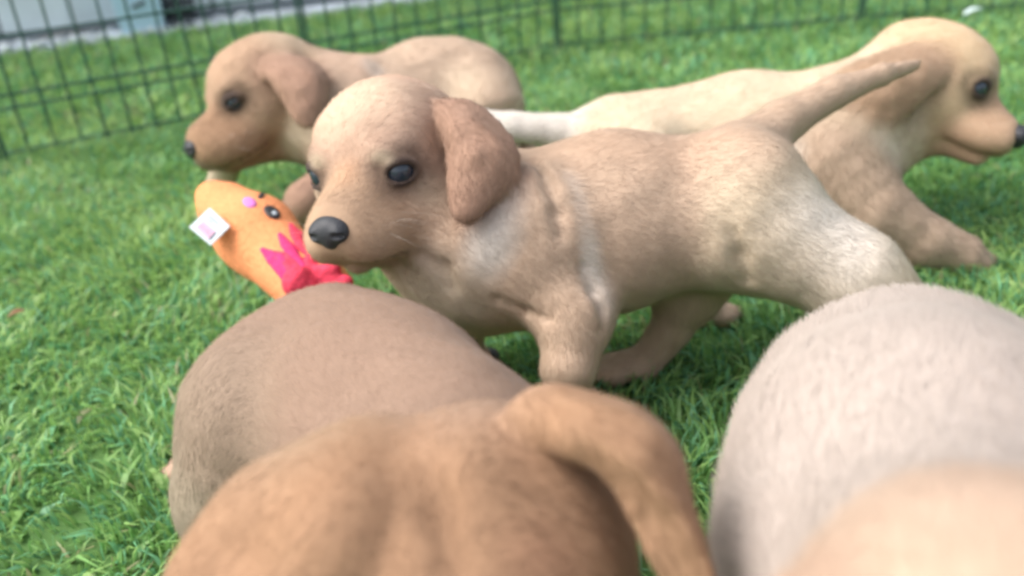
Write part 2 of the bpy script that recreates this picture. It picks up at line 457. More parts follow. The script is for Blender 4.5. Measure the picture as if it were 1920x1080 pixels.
def hang_ear(sy, flare=0.0, length=1.0):
    """a soft triangular ear that hangs beside the cheek"""
    fb = (.004, sy * .034, .024); rb = (-.028, sy * .034, .018)
    mt = (-.018, sy * (.047 + flare * .4), .016); fm = (.008, sy * (.046 + flare * .5), -.012)
    rm = (-.040, sy * (.050 + flare), -.010); tip = (-.006, sy * (.048 + flare), -.052 * length)
    t_ = .0030
    return [(fb, rb, mt, t_), (fb, mt, fm, t_), (mt, rb, rm, t_), (mt, rm, fm, t_), (fm, rm, tip, t_)]

def ear_fan(S, pts, ctr, col, th=.003, hd=(0, 0, -1), k=.005):
    n = len(pts); A = np.array(pts, float); c = np.array(ctr, float); O = []
    for i in range(n):
        p0, p1, p2, p3 = A[i - 1], A[i], A[(i + 1) % n], A[(i + 2) % n]
        O.append(p1); O.append(-.0625 * p0 + .5625 * p1 + .5625 * p2 - .0625 * p3)
    O = np.array(O); mid = c + (O - c) * .55; mid[:, 2] = c[2] + (O[:, 2] - c[2]) * .26; m = len(O)
    for i in range(m):
        j = (i + 1) % m; o0, o1, m0, m1 = P(*O[i]), P(*O[j]), P(*mid[i]), P(*mid[j])
        for t_ in ((o0, o1, m1), (o0, m1, m0), (m0, m1, P(*c))): S.tri(*t_, th, k=k, col=col, hd=hd)
def paw(S, pt, fwd, col, sc=1.0):
    """pt on the ground under the paw's middle"""
    up = np.array([0, 0, 1.]); f = unit(np.array([fwd[0], fwd[1], 0])); sd_ = np.cross(up, f)
    R = np.stack([f, sd_, up], 1); pt = np.asarray(pt, float)
    S.ell(pt + up * .011 * sc, R, np.array([.019, .0145, .011]) * sc, k=.008, col=col, hd=f)
    for q, (a, fo) in enumerate(((-.0105, .012), (-.0038, .018), (.0038, .018), (.0105, .012))):
        S.ell(pt + sd_ * a * sc + f * fo * sc + up * .0085 * sc, R, np.array([.0095, .0052, .0080]) * sc, k=.0022, col=col, hd=f)

def build(root, S, base, h, nfur, **fk):
    me, V, Q, col, hd = S.mesh('body', h=h, base=base)
    loc = np.array(root.location)
    V2 = V - loc
    me.vertices.foreach_set('co', V2.astype(F32).ravel()); me.update()
    link('body', me, FUR, root)
    if nfur: fur(root, V2, Q, col, hd, nfur, bare=[(c - loc, r) for c, r in S.bare], **fk)
    return V
def shift_children(root):
    """parts made in world coordinates go into the coordinates of their thing"""
    L = np.array(root.location, F32)
    for o in root.children:
        if o.name.split('.')[0] in ('body', 'fur') or o.type != 'MESH': continue
        me = o.data; a = np.empty(len(me.vertices) * 3, F32); me.vertices.foreach_get('co', a)
        a = a.reshape(-1, 3) - L; me.vertices.foreach_set('co', a.ravel()); me.update()

UPC = cdir(0, 1, 0)
def pup_root(label, gx, gy):
    g = G(gx, gy); return thing('puppy', label, 'puppy', (g[0], g[1], 0), 'labrador puppies playing in the pen')

# ================================================================== ground
def grass_value():
    pass
m, t, b = newmat('lawn_soil', .95)
tc = t.nodes.new('ShaderNodeTexCoord')
n1 = t.nodes.new('ShaderNodeTexNoise'); n1.inputs['Scale'].default_value = 7; n1.inputs['Detail'].default_value = 8
n2 = t.nodes.new('ShaderNodeTexNoise'); n2.inputs['Scale'].default_value = 160; n2.inputs['Detail'].default_value = 4
t.links.new(tc.outputs['Object'], n1.inputs['Vector']); t.links.new(tc.outputs['Object'], n2.inputs['Vector'])
r = t.nodes.new('ShaderNodeValToRGB')
r.color_ramp.elements[0].color = (.040, .095, .025, 1); r.color_ramp.elements[1].color = (.10, .22, .05, 1)
ad = t.nodes.new('ShaderNodeMath'); ad.operation = 'MULTIPLY_ADD'; ad.inputs[1].default_value = .5
t.links.new(n1.outputs['Fac'], ad.inputs[0]); 
mu = t.nodes.new('ShaderNodeMath'); mu.operation = 'MULTIPLY'; mu.inputs[1].default_value = .5
t.links.new(n2.outputs['Fac'], mu.inputs[0]); t.links.new(mu.outputs[0], ad.inputs[2])
t.links.new(ad.outputs[0], r.inputs['Fac']); t.links.new(r.outputs['Color'], b.inputs['Base Color'])
me = mesh_np('ground', [(-60, -60, 0), (60, -60, 0), (60, 60, 0), (-60, 60, 0)], [0, 1, 2, 3], 4, False)
gr = link('ground', me, m); gr['kind'] = 'structure'

# boundary line of the lawn at the house side
WA, WB = G(-160, 126), G(822, 0)
WD = unit(WB - WA); WN = np.array([-WD[1], WD[0], 0])      # points away from the camera
if WN[1] < 0: WN = -WN
def beyond(x, y): return (x - WA[0]) * WN[0] + (y - WA[1]) * WN[1]

def vnoise(x, y, sc, seed):
    r_ = np.random.default_rng(seed); T = r_.random((64, 64))
    u, v = x * sc + 100.3, y * sc + 77.7; i, j = np.floor(u).astype(int), np.floor(v).astype(int)
    fu, fv = u - i, v - j; fu = fu * fu * (3 - 2 * fu); fv = fv * fv * (3 - 2 * fv)
    g = lambda a, b_: T[a % 64, b_ % 64]
    return (g(i, j) * (1 - fu) + g(i + 1, j) * fu) * (1 - fv) + (g(i, j + 1) * (1 - fu) + g(i + 1, j + 1) * fu) * fv

def grass(n, x0, x1, y0, y1, hmin, hmax, wd, name='grass', flat=0.):
    x = rng.uniform(x0, x1, n); y = rng.uniform(y0, y1, n)
    keep = (np.abs(x) < .75 * y + .35) & (beyond(x, y) < -.01)
    # tufts: drop blades between clumps
    cl = vnoise(x, y, 22, 3) * .6 + vnoise(x, y, 60, 4) * .4
    keep &= rng.random(n) < np.clip(.25 + 1.3 * cl, 0, 1)
    x, y, cl = x[keep], y[keep], cl[keep]; n = len(x)
    hgt = rng.uniform(hmin, hmax, n) * (.55 + .75 * cl) * (.8 + .4 * vnoise(x, y, 5, 5))
    ang = vnoise(x, y, 9, 6) * 9 + rng.normal(0, 1.1, n)
    lean = np.abs(rng.normal(.6, .4, n)) + flat
    dx, dy = np.cos(ang), np.sin(ang)
    fa = rng.uniform(0, 2 * np.pi, n); sx, sy = np.cos(fa), np.sin(fa)
    w_ = wd * rng.uniform(.5, 1.4, n)
    def ptz(f, bend): return x + dx * lean * hgt * bend, y + dy * lean * hgt * bend, hgt * f
    a = ptz(0, 0); b_ = ptz(.55, .35); c_ = ptz(np.clip(.98 - .25 * lean, .3, 1), 1.15)
    def mk(p, k): return np.stack([p[0] + sx * w_ * k, p[1] + sy * w_ * k, p[2] + 0 * w_], 1)
    V = np.stack([mk(a, -.5), mk(a, .5), mk(b_, .45), mk(b_, -.45), mk(c_, 0)], 1).reshape(-1, 3)
    b5 = np.arange(n) * 5
    T = np.stack([b5, b5 + 1, b5 + 2, b5, b5 + 2, b5 + 3, b5 + 3, b5 + 2, b5 + 4], 1).ravel()
    me = mesh_np(name, V, T, 3)
    h1 = vnoise(x, y, 3.5, 8); h2 = rng.random(n)
    A = np.array([.175, .40, .12]); Bc = np.array([.44, .62, .20]); Cc = np.array([.17, .41, .21]); Dry = np.array([.45, .45, .24])
    tt = np.clip(h1 * .7 + h2 * .5 - .1, 0, 1)[:, None]
    col = A * (1 - tt) + Bc * tt
    q = (rng.random(n) < .3)[:, None]; col = np.where(q, Cc * (.8 + .5 * h2[:, None]), col)
    q = (rng.random(n) < .03 + .08 * (vnoise(x, y, 6, 12) > .72))[:, None]; col = np.where(q, Dry * (.6 + .5 * h2[:, None]), col)
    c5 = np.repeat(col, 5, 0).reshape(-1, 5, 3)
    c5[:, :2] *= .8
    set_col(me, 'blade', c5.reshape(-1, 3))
    return me
gm, t, b = newmat('grass_blades', .45); b.inputs['Specular IOR Level'].default_value = .45
at = t.nodes.new('ShaderNodeAttribute'); at.attribute_name = 'blade'
t.links.new(at.outputs['Color'], b.inputs['Base Color'])
tr = t.nodes.new('ShaderNodeBsdfTranslucent'); ms = t.nodes.new('ShaderNodeMixShader'); ms.inputs[0].default_value = .35
t.links.new(at.outputs['Color'], tr.inputs['Color'])
out = t.nodes['Material Output']
t.links.new(b.outputs[0], ms.inputs[1]); t.links.new(tr.outputs[0], ms.inputs[2]); t.links.new(ms.outputs[0], out.inputs['Surface'])
def grass_obj(*a):
    o = link('grass', grass(*a), gm); o['kind'] = 'stuff'; return o
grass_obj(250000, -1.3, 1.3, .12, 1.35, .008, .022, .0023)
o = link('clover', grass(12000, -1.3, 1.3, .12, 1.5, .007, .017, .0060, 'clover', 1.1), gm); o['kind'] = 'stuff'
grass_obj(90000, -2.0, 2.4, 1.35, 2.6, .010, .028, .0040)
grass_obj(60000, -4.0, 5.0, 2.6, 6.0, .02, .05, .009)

# ================================================================== the house wall and what stands before it
def boxm(name, o, ax, ay, az, mat, parent=None):
    """box from corner o along three edge vectors"""
    o, ax, ay, az = (np.asarray(v, float) for v in (o, ax, ay, az))
    V = [o + i * ax + j * ay + k * az for k in (0, 1) for j in (0, 1) for i in (0, 1)]
    Fc = [0, 2, 3, 1, 4, 5, 7, 6, 0, 1, 5, 4, 2, 6, 7, 3, 0, 4, 6, 2, 1, 3, 7, 5]
    if np.dot(np.cross(ax, ay), az) < 0: Fc = [Fc[i * 4 + 3 - j] for i in range(6) for j in range(4)]
    me = mesh_np(name, V, Fc, 4, False)
    ob = link(name, me, mat, parent)
    bv = ob.modifiers.new('edge', 'BEVEL'); bv.width = min(.002, .2 * min(np.linalg.norm(v) for v in (ax, ay, az))); bv.segments = 1
    return ob
UPW = np.array([0, 0, 1.])
PAVE = plain('pale_concrete', (.52, .57, .62), .9, .3, .25, 18, .6)
strip = boxm('path', WA - WD * 2.0 - UPW * .05, WD * 7.0, WN * .075, UPW * .062, PAVE); strip['kind'] = 'structure'
wall = thing('cladding_wall', 'pale grey-blue boarded wall behind the lawn at the upper left', 'wall', WA + WN * .085)
BOARD = [plain('pale_board_%d' % i, c, .6, .4, .12, 12, .3) for i, c in enumerate([(.58, .66, .70), (.64, .71, .75), (.52, .60, .64)])]
for i in range(46):
    bw = .155
    boxm('board', WN * rng.uniform(0, .004) + WD * (-2.0 + i * bw) + UPW * .032, WD * (bw - .008), WN * .02, UPW * 2.3, BOARD[int(rng.integers(3))], wall)
boxm('base_trim', WD * -2.0 + UPW * .0 - WN * .004, WD * 7.1, WN * .02, UPW * .028, plain('dark_base_trim', (.15, .18, .20), .7), wall)
boxm('backing', WD * -2.0 + WN * .026, WD * 7.1, WN * .1, UPW * 2.38, plain('wall_backing', (.10, .12, .13), .9), wall)

# ------------------------------------------------------------------ wire pen
PEN = plain('green_coated_wire', (.020, .078, .058), .45, .5)
def tube_mesh(name, a, b, r, seg=8):
    a, b = np.asarray(a, float), np.asarray(b, float); d = unit(b - a)
    x = unit(np.cross(d, (0.3, .2, .9))); y = np.cross(d, x)
    V = [p + (x * math.cos(q) + y * math.sin(q)) * r for p in (a, b) for q in np.linspace(0, 2 * math.pi, seg, endpoint=False)]
    Fc = []
    for i in range(seg):
        j = (i + 1) % seg; Fc += [i, j, seg + j, seg + i]
    me = mesh_np(name, V, Fc, 4)
    return me
pen = thing('playpen_fence', 'dark green wire puppy pen of hinged panels around the lawn', 'fence', G(0, 311))
POSTS = [G(-640, 440), G(10, 309), G(592, 191), G(1046, 98), G(1613, 47), G(2180, 0)]
pl = np.array(pen.location)
def panel(A, B_, spacing, rows, h=.61):
    L = np.linalg.norm(B_ - A); d = (B_ - A) / L
    pn = bpy.data.objects.new('panel', None); C.objects.link(pn); pn.parent = pen; pn.location = tuple(A - pl)
    n = int(round(L / spacing)); sp = L / n
    nrm = np.array([-d[1], d[0], 0]); tl = np.array([0, 0, 1.])
    vm = tube_mesh('bar', (0, 0, -.01), (0, 0, h), .0018)
    vm.materials.append(PEN)
    for i in range(1, n):
        o = bpy.data.objects.new('bar', vm); C.objects.link(o); o.parent = pn
        o.location = tuple(d * i * sp + nrm * rng.normal(0, .0006)); o.rotation_euler = (rng.normal(0, .008), rng.normal(0, .008), 0)
    for q, z in enumerate(rows):
        link('rail', tube_mesh('rail', (d * .004) + tl * z + nrm * .0034, d * (L - .004) + tl * z + nrm * .0034, .0019), PEN, pn)
    for s_ in (.004, L - .004):
        link('post', tube_mesh('post', d * s_ - tl * .02, d * s_ + tl * h, .0030), PEN, pn)
rows = [.014, .074, .092, .168, .30, .45, .61]
def split(A, B_, n):
    return [A + (B_ - A) * i / n for i in range(n + 1)]
for i in range(5): panel(POSTS[i], POSTS[i + 1], .034 if i < 2 else .039, rows)

# ================================================================== PUPPIES
TAN = np.array([.500, .365, .265]); PINK = np.array([.55, .375, .275]); EARC = np.array([.33, .205, .145]); MUZ = np.array([.44, .295, .195])
CREAM = np.array([.57, .465, .335]); WHITE = np.array([.62, .57, .51])

# ---------------- the middle puppy
def middle_puppy():
    root = pup_root('tan puppy in the middle, looking at the camera with red toy by its nose', 1070, 700)
    S = Sculpt(); Z = .58
    Fm = Frame(P(730, 280, .575), cdir(-.325, -.46, .834), UPC, 1.05)
    head(S, Fm, PINK, MUZ, EARC, [hang_ear(-1)])
    ear_fan(S, [(826, 198, .556), (878, 194, .553), (935, 236, .546), (965, 290, .532), (940, 345, .524), (900, 390, .520), (870, 404, .521), (852, 372, .523), (846, 300, .532), (838, 240, .545)], (892, 296, .520), EARC, .0028, cdir(.1, -1, 0))
    bk = cdir(1, .1, -.1)
    S.cone(Fm(-.025, 0, -.012), P(900, 430, .605), .033, .048, k=.03, hd=bk, col=CREAM)
    S.cone(P(895, 470, .60), P(1150, 415, .60), .0585, .0545, k=.03, hd=bk)
    S.cone(P(1150, 415, .60), P(1350, 385, .60), .0540, .0445, k=.03, hd=bk)
    S.ell(P(1388, 372, .60), np.eye(3), (.041, .041, .041), k=.03, hd=cdir(1, -.3, 0))
    # near foreleg
    S.cone(P(985, 470, .575), P(1075, 590, .56), .038, .023, k=.02, hd=cdir(.3, -1, 0))
    g = G(1075, 772); pg = g + UPW * .012
    S.chain([P(1080, 590, .56), P(1065, 690, .55), pg + UPW * .012], [.0235, .0170, .0130], k=.014, hd=cdir(0, -1, 0))
    paw(S, g, cdir(-1, 0, 0), TAN * .95)
    # far foreleg
    g2 = G(880, 700)
    S.chain([P(860, 520, .64), P(850, 610, .64), g2 + UPW * .02], [.034, .022, .0135], k=.014, hd=cdir(0, -1, 0))
    paw(S, g2, cdir(-1, 0, 0), TAN * .95)
    # near hind leg, stretched out backwards
    g3 = G(1800, 800)
    S.cone(P(1400, 420, .58), P(1600, 520, .565), .044, .0290, k=.028, hd=cdir(1, -.4, 0), col=CREAM)
    S.chain([P(1600, 520, .565), P(1720, 610, .56), P(1810, 670, .57), g3 + UPW * .014], [.0285, .020, .013, .0120], k=.016, hd=cdir(.5, -1, 0), col=CREAM)
    paw(S, g3, cdir(-1, -.2, 0), TAN)
    # far hind leg, stepping forward
    S.cone(P(1340, 430, .63), P(1290, 540, .64), .040, .026, k=.02, hd=cdir(0, -1, 0))
    g4 = G(1180, 708)
    S.chain([P(1290, 540, .64), P(1262, 610, .645), g4 + UPW * .012 + cdir(.5, 0, 0) * .012], [.024, .015, .0125], k=.012, hd=cdir(-.4, -1, 0))
    paw(S, g4, cdir(-1, -.25, 0), TAN)
    # tail
    S.chain([P(1400, 285, .61), P(1470, 228, .62), P(1560, 175, .63), P(1650, 142, .64), P(1715, 122, .65)], [.0205, .0150, .0112, .0080, .004], k=.018, hd=cdir(1, .6, 0), col=TAN * .92)
    # shoulder blade, hip, skin folds, coat marks and one fold's painted shade
    S.ell(P(1012, 430, .560), Fm.R, (.026, .030, .034), k=.022, hd=bk)
    S.ell(P(1395, 350, .572), np.eye(3), (.026, .026, .030), k=.022, hd=bk)
    S.crease([(1092, 500), (1112, 545), (1130, 580), (1132, 620)], [.0004, .0013, .0016, .0006], .48, .62)
    S.crease([(1000, 300), (1030, 345), (1046, 400), (1050, 440)], [.0003, .0008, .0007, .0003], .48, .62, .009)
    S.crease([(930, 560), (985, 585), (1030, 600)], [.0002, .0007, .0003], .48, .62, .008)
    S.crease([(1372, 440), (1385, 480), (1400, 525)], [.0004, .0014, .0016], .48, .62, .010)
    S.crease([(790, 480), (830, 500), (850, 540)], [.0004, .0016, .0006], .50, .62, .008)
    S.blob(P(1180, 290, .57), .05, TAN * np.array([.93, .87, .84]), .7, .9, (cdir(1, 0, 0), 2.6))
    S.blob(P(1180, 460, .545), .045, TAN * np.array([1.0, .98, .97]), .6, .9, (cdir(1, 0, 0), 1.6))
    S.blob(P(1085, 430, .545), .014, WHITE * 1.35, 1.0, .7, (cdir(.25, -1, 0), 3.0))
    S.blob(P(1115, 540, .545), .016, WHITE, .6, .9, (cdir(.4, -1, 0), 2.0))
    S.blob(P(930, 440, .54), .024, WHITE * 1.12, .9, .8, (cdir(-.5, -1, 0), 1.9))
    S.blob(P(1000, 360, .55), .016, CREAM, .7, .9)
    S.blob(P(830, 570, .56), .05, CREAM * .95, .8, .8)
    S.blob(P(1560, 450, .54), .06, WHITE, .8, .8)
    S.blob(P(1460, 520, .54), .05, CREAM, .6, .8)
    S.blob(P(1450, 262, .59), .018, TAN * .62, .6, .9, (cdir(.25, -1, 0), 1.6))
    S.blob(P(1030, 330, .55), .018, TAN * .7, .45, .9, (cdir(.4, -1, 0), 2))  # shade of the shoulder fold painted as a darker streak
    S.blob(Fm(.02, 0, .04), .04, CREAM * 1.05, .6, .9)
    for y in (1, -1):
        S.blob(Fm(.047, y * .021, .010), .007, CREAM * 1.02, .6, .9, (Fm.d(0, 1, 0), 1.6))
        S.blob(Fm(.030, y * .036, -.020), .020, CREAM, .45, .9)
    S.blob(Fm(.075, 0, -.005), .016, MUZ * .7, .6, .8)
    for k in range(3): S.blob(Fm(.048 + .006 * k, 0, .004 - .006 * k), .014, MUZ * np.array([1.0, .82, .7]), .4, .9)
    build(root, S, TAN, .0019, 150000, length=.0052, width=.00022, lift=.24, jitter=.18)
    head_parts(root, Fm); shift_children(root)

# ---------------- back left
def back_left_puppy():
    root = pup_root('reddish tan puppy at the back left, head bowed over the orange toy', 640, 420)
    S = Sculpt()
    Fm = Frame(P(497, 160, .93), cdir(-.72, -.54, .44), UPC, 1.19)
    head(S, Fm, np.array([.43, .285, .19]), np.array([.31, .19, .115]), EARC * .85, [hang_ear(-1)], eye_open=.5, muz=1.1)
    ear_fan(S, [(490, 122, .885), (545, 106, .89), (595, 122, .885), (616, 162, .875), (608, 208, .862), (584, 238, .855), (556, 228, .855), (534, 192, .860), (510, 156, .87)], (565, 168, .853), EARC, .003, cdir(.2, -1, 0))
    S.cone(Fm(-.02, 0, -.012), P(640, 205, .96), .037, .056, k=.03, hd=cdir(1, 0, 0), col=PINK)
    S.cone(P(640, 222, .96), P(760, 215, 1.0), .060, .060, k=.03, hd=cdir(1, 0, 0))
    S.cone(P(760, 215, 1.0), P(865, 195, 1.03), .060, .072, k=.03, hd=cdir(1, 0, 0))
    S.ell(P(800, 160, 1.02), np.eye(3), (.05, .05, .05), k=.03)
    # fore legs
    g = G(412, 405)
    S.chain([P(600, 235, .93), P(500, 240, .97), P(430, 290, .95), g + UPW * .02], [.04, .020, .016, .015], k=.016, hd=cdir(0, -1, 0), col=CREAM * .9)
    paw(S, g, cdir(-.6, 0, 1), TAN)
    g = G(548, 432)
    S.chain([P(650, 260, .93), P(640, 340, .90), P(575, 380, .87), g + UPW * .016], [.04, .028, .021, .015], k=.016, hd=cdir(0, -1, 0), col=EARC)
    paw(S, g, cdir(-.6, 0, 1), EARC)
    # hind legs
    for px, Zr in ((900, .99), (850, 1.06)):
        g = G(px, 405 if px == 900 else 385)
        S.chain([P(px, 220, Zr), P(px + 30, 300, Zr), P(px + 55, 350, Zr), g + UPW * .014], [.052, .028, .015, .013], k=.018, hd=cdir(0, -1, 0))
        paw(S, g, cdir(-1, 0, .3), TAN)
    S.chain([P(930, 190, 1.04), P(985, 260, 1.05), P(1010, 330, 1.05)], [.018, .011, .005], k=.012, hd=cdir(.5, -1, 0))
    S.blob(P(700, 150, .93), .020, WHITE, .6, .9, (cdir(.4, -1, 0), 1.8))
    S.blob(P(640, 240, .90), .045, CREAM, .75, .8)
    S.blob(P(870, 170, .96), .05, CREAM, .55, .9)
    S.blob(P(950, 200, .98), .05, CREAM, .5, .9)
    S.blob(P(540, 85, .92), .05, CREAM * 1.05, .5, .9)
    S.blob(Fm(.07, 0, -.01), .02, MUZ * .6, .6, .8)
    build(root, S, TAN, .0026, 35000, length=.006, width=.0005, lift=.22)
    head_parts(root, Fm); shift_children(root)

# ---------------- back right, running to the right
def back_right_puppy():
    root = pup_root('cream puppy at the back right, running towards the right edge', 1450, 560)
    S = Sculpt()
    Fm = Frame(P(1750, 140, .80), cdir(.76, -.50, .42), UPC, 1.06)
    head(S, Fm, CREAM * np.array([.95, .86, .76]), MUZ * 1.02, MUZ * .78, [hang_ear(1)], muz=.82)
    ear_fan(S, [(1765, 108, .762), (1712, 98, .762), (1655, 114, .764), (1604, 146, .764), (1588, 180, .758), (1640, 208, .750), (1705, 196, .745), (1752, 164, .747), (1768, 134, .752)], (1680, 150, .738), MUZ * .78, .003, cdir(-1, -.3, 0))
    S.cone(Fm(-.018, 0, -.012), P(1590, 240, .81), .040, .055, k=.03, hd=cdir(-1, 0, 0), col=CREAM)
    S.cone(P(1590, 255, .82), P(1400, 255, .83), .055, .053, k=.03, hd=cdir(-1, 0, 0))
    S.cone(P(1400, 255, .83), P(1175, 275, .83), .053, .049, k=.03, hd=cdir(-1, 0, 0))
    # tail
    S.chain([P(1130, 250, .83), P(1050, 245, .825), P(960, 238, .82), P(870, 215, .82)], [.025, .0155, .0135, .008], k=.018, hd=cdir(-1, 0, 0), col=WHITE * .95)
    # forelegs, reaching ahead
    g = G(1800, 505)
    S.chain([P(1560, 310, .79), P(1640, 400, .775), P(1730, 452, .77), g + UPW * .016], [.045, .032, .024, .017], k=.018, hd=cdir(.5, -1, 0), col=TAN * .8)
    paw(S, g, cdir(1, 0, 0), TAN * .8)
    g = G(1640, 520)
    S.chain([P(1540, 320, .83), P(1590, 420, .80), g + UPW * .016], [.04, .024, .0145], k=.016, hd=cdir(0, -1, 0), col=TAN * .8)
    paw(S, g, cdir(1, 0, 0), TAN * .8)
    # hind legs
    g = G(1325, 606)
    S.chain([P(1200, 310, .80), P(1270, 420, .78), P(1250, 520, .74), g + UPW * .014], [.045, .026, .014, .012], k=.016, hd=cdir(0, -1, 0))
    paw(S, g, cdir(1, 0, 0), TAN * .95, .95)
    g = G(1150, 540)
    S.chain([P(1180, 310, .86), P(1200, 410, .86), P(1130, 470, .85), g + UPW * .014], [.045, .026, .014, .012], k=.016, hd=cdir(0, -1, 0))
    paw(S, g, cdir(1, 0, 0), TAN)
    S.blob(P(1620, 240, .77), .030, WHITE * 1.05, .85, .9, (cdir(.8, -1, 0), 2.0))
    S.blob(P(1480, 290, .78), .03, WHITE, .6, .9)
    S.blob(P(1300, 170, .80), .045, TAN * 1.1, .4, .9, (cdir(1, 0, 0), 2.5))
    S.blob(P(1130, 240, .80), .03, TAN * .95, .45, .9)
    S.blob(P(1690, 220, .77), .035, TAN * .62, .75, .9)  # shade under the jowl painted onto the neck as dark tan
    S.blob(Fm(.072, 0, -.012), .022, MUZ * .75, .6, .8)
    build(root, S, CREAM, .0024, 45000, length=.0065, width=.0005, lift=.22)
    head_parts(root, Fm); shift_children(root)

# ---------------- front: body to the left, brown head close to the lens
BROWN = np.array([.300, .178, .106])
def front_puppy():
    root = pup_root('chestnut headed puppy in front, body stretching back to the left', 560, 1020)
    S = Sculpt()
    hc = P(905, 1088, .285)
    Fm = Frame(hc, cdir(-.12, -.80, .62), cdir(0, .62, .8), 1.14)
    back = cdir(0, .8, -.6)
    head(S, Fm, BROWN, BROWN * .9, BROWN * 1.0, [])
    ear_fan(S, [(975, 785, .275), (1020, 748, .276), (1100, 760, .276), (1190, 790, .271), (1245, 850, .268), (1268, 930, .262), (1292, 1030, .256), (1316, 1130, .252), (1300, 1110, .250), (1262, 1010, .252), (1205, 925, .254), (1148, 855, .257), (1065, 792, .264)], (1185, 860, .257), BROWN * 1.1, .0024, cdir(.4, -1, 0), .007)
    ear_fan(S, [(700, 870, .29), (640, 892, .29), (550, 948, .286), (485, 985, .280), (415, 1085, .272), (390, 1180, .265), (480, 1200, .255), (590, 1100, .252), (650, 960, .262)], (560, 1030, .274), BROWN * 1.1, .0022, cdir(-.4, -1, 0), .022)
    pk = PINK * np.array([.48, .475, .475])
    hb = cdir(-.7, .6, -.4)
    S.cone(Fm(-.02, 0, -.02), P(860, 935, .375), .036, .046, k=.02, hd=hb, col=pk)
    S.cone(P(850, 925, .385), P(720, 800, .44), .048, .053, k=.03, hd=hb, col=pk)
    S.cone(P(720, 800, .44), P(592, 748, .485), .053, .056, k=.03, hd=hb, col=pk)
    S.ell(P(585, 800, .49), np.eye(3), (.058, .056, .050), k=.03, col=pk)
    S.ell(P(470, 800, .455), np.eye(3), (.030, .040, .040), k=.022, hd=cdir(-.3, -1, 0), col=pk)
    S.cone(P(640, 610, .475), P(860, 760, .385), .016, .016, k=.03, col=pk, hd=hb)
    # hind legs, crouched
    g = G(425, 1075)
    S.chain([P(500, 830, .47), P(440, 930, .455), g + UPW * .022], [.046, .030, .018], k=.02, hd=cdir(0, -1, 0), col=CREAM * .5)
    paw(S, g, cdir(.2, 0, 1), TAN)
    g = G(362, 890)
    S.chain([P(560, 800, .53), P(480, 850, .55), g + UPW * .012 + cdir(1, 0, 0) * .03, g + UPW * .010 + cdir(1, 0, 0) * .006], [.045, .028, .014, .010], k=.016, hd=cdir(-1, -.6, 0), col=PINK * .8)
    paw(S, g, cdir(-1, 0, .2), PINK * .8, .7)
    # fore legs
    for px in (760, 1000):
        a = P(px, 1060, .37); g = np.array([a[0], a[1] - .01, 0])
        S.chain([a, a * .5 + g * .5, g + UPW * .014], [.030, .019, .014], k=.016, hd=cdir(0, -1, 0), col=TAN)
        paw(S, g, cdir(0, 0, 1), TAN)
    S.chain([P(520, 720, .53), P(470, 800, .57), G(400, 780) + UPW * .03], [.018, .011, .005], k=.012, hd=cdir(-1, -1, 0))
    # wrinkles on the brow, part of their shade painted in
    S.ball(P(760, 990, .292), .0275, k=.018, hd=back, col=BROWN * 1.05)
    S.crease([(1100, 852), (1165, 912), (1230, 990), (1282, 1075), (1310, 1130)], [.001, .0036, .0048, .0052, .0052], .18, .34, .003)
    S.crease([(805, 880), (822, 950), (850, 1070)], [.0004, .001, .001], .18, .34, .010)
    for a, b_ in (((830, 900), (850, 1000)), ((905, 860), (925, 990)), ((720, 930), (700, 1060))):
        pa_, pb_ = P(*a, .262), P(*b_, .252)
        S.blob((pa_ + pb_) / 2, .010, BROWN * .55, .6, 1.0, (pb_ - pa_, 2.2))  # furrow shade put into the coat as dark brown streaks
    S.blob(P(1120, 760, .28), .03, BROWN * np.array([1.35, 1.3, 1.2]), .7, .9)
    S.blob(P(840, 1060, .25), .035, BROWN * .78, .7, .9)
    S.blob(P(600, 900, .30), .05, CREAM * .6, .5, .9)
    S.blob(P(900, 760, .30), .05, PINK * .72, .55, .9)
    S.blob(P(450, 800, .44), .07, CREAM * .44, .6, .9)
    S.blob(P(1000, 1060, .25), .02, np.array([.40, .20, .13]), .3, .9)
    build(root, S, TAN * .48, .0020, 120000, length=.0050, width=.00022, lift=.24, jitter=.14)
    head_parts(root, Fm); shift_children(root)

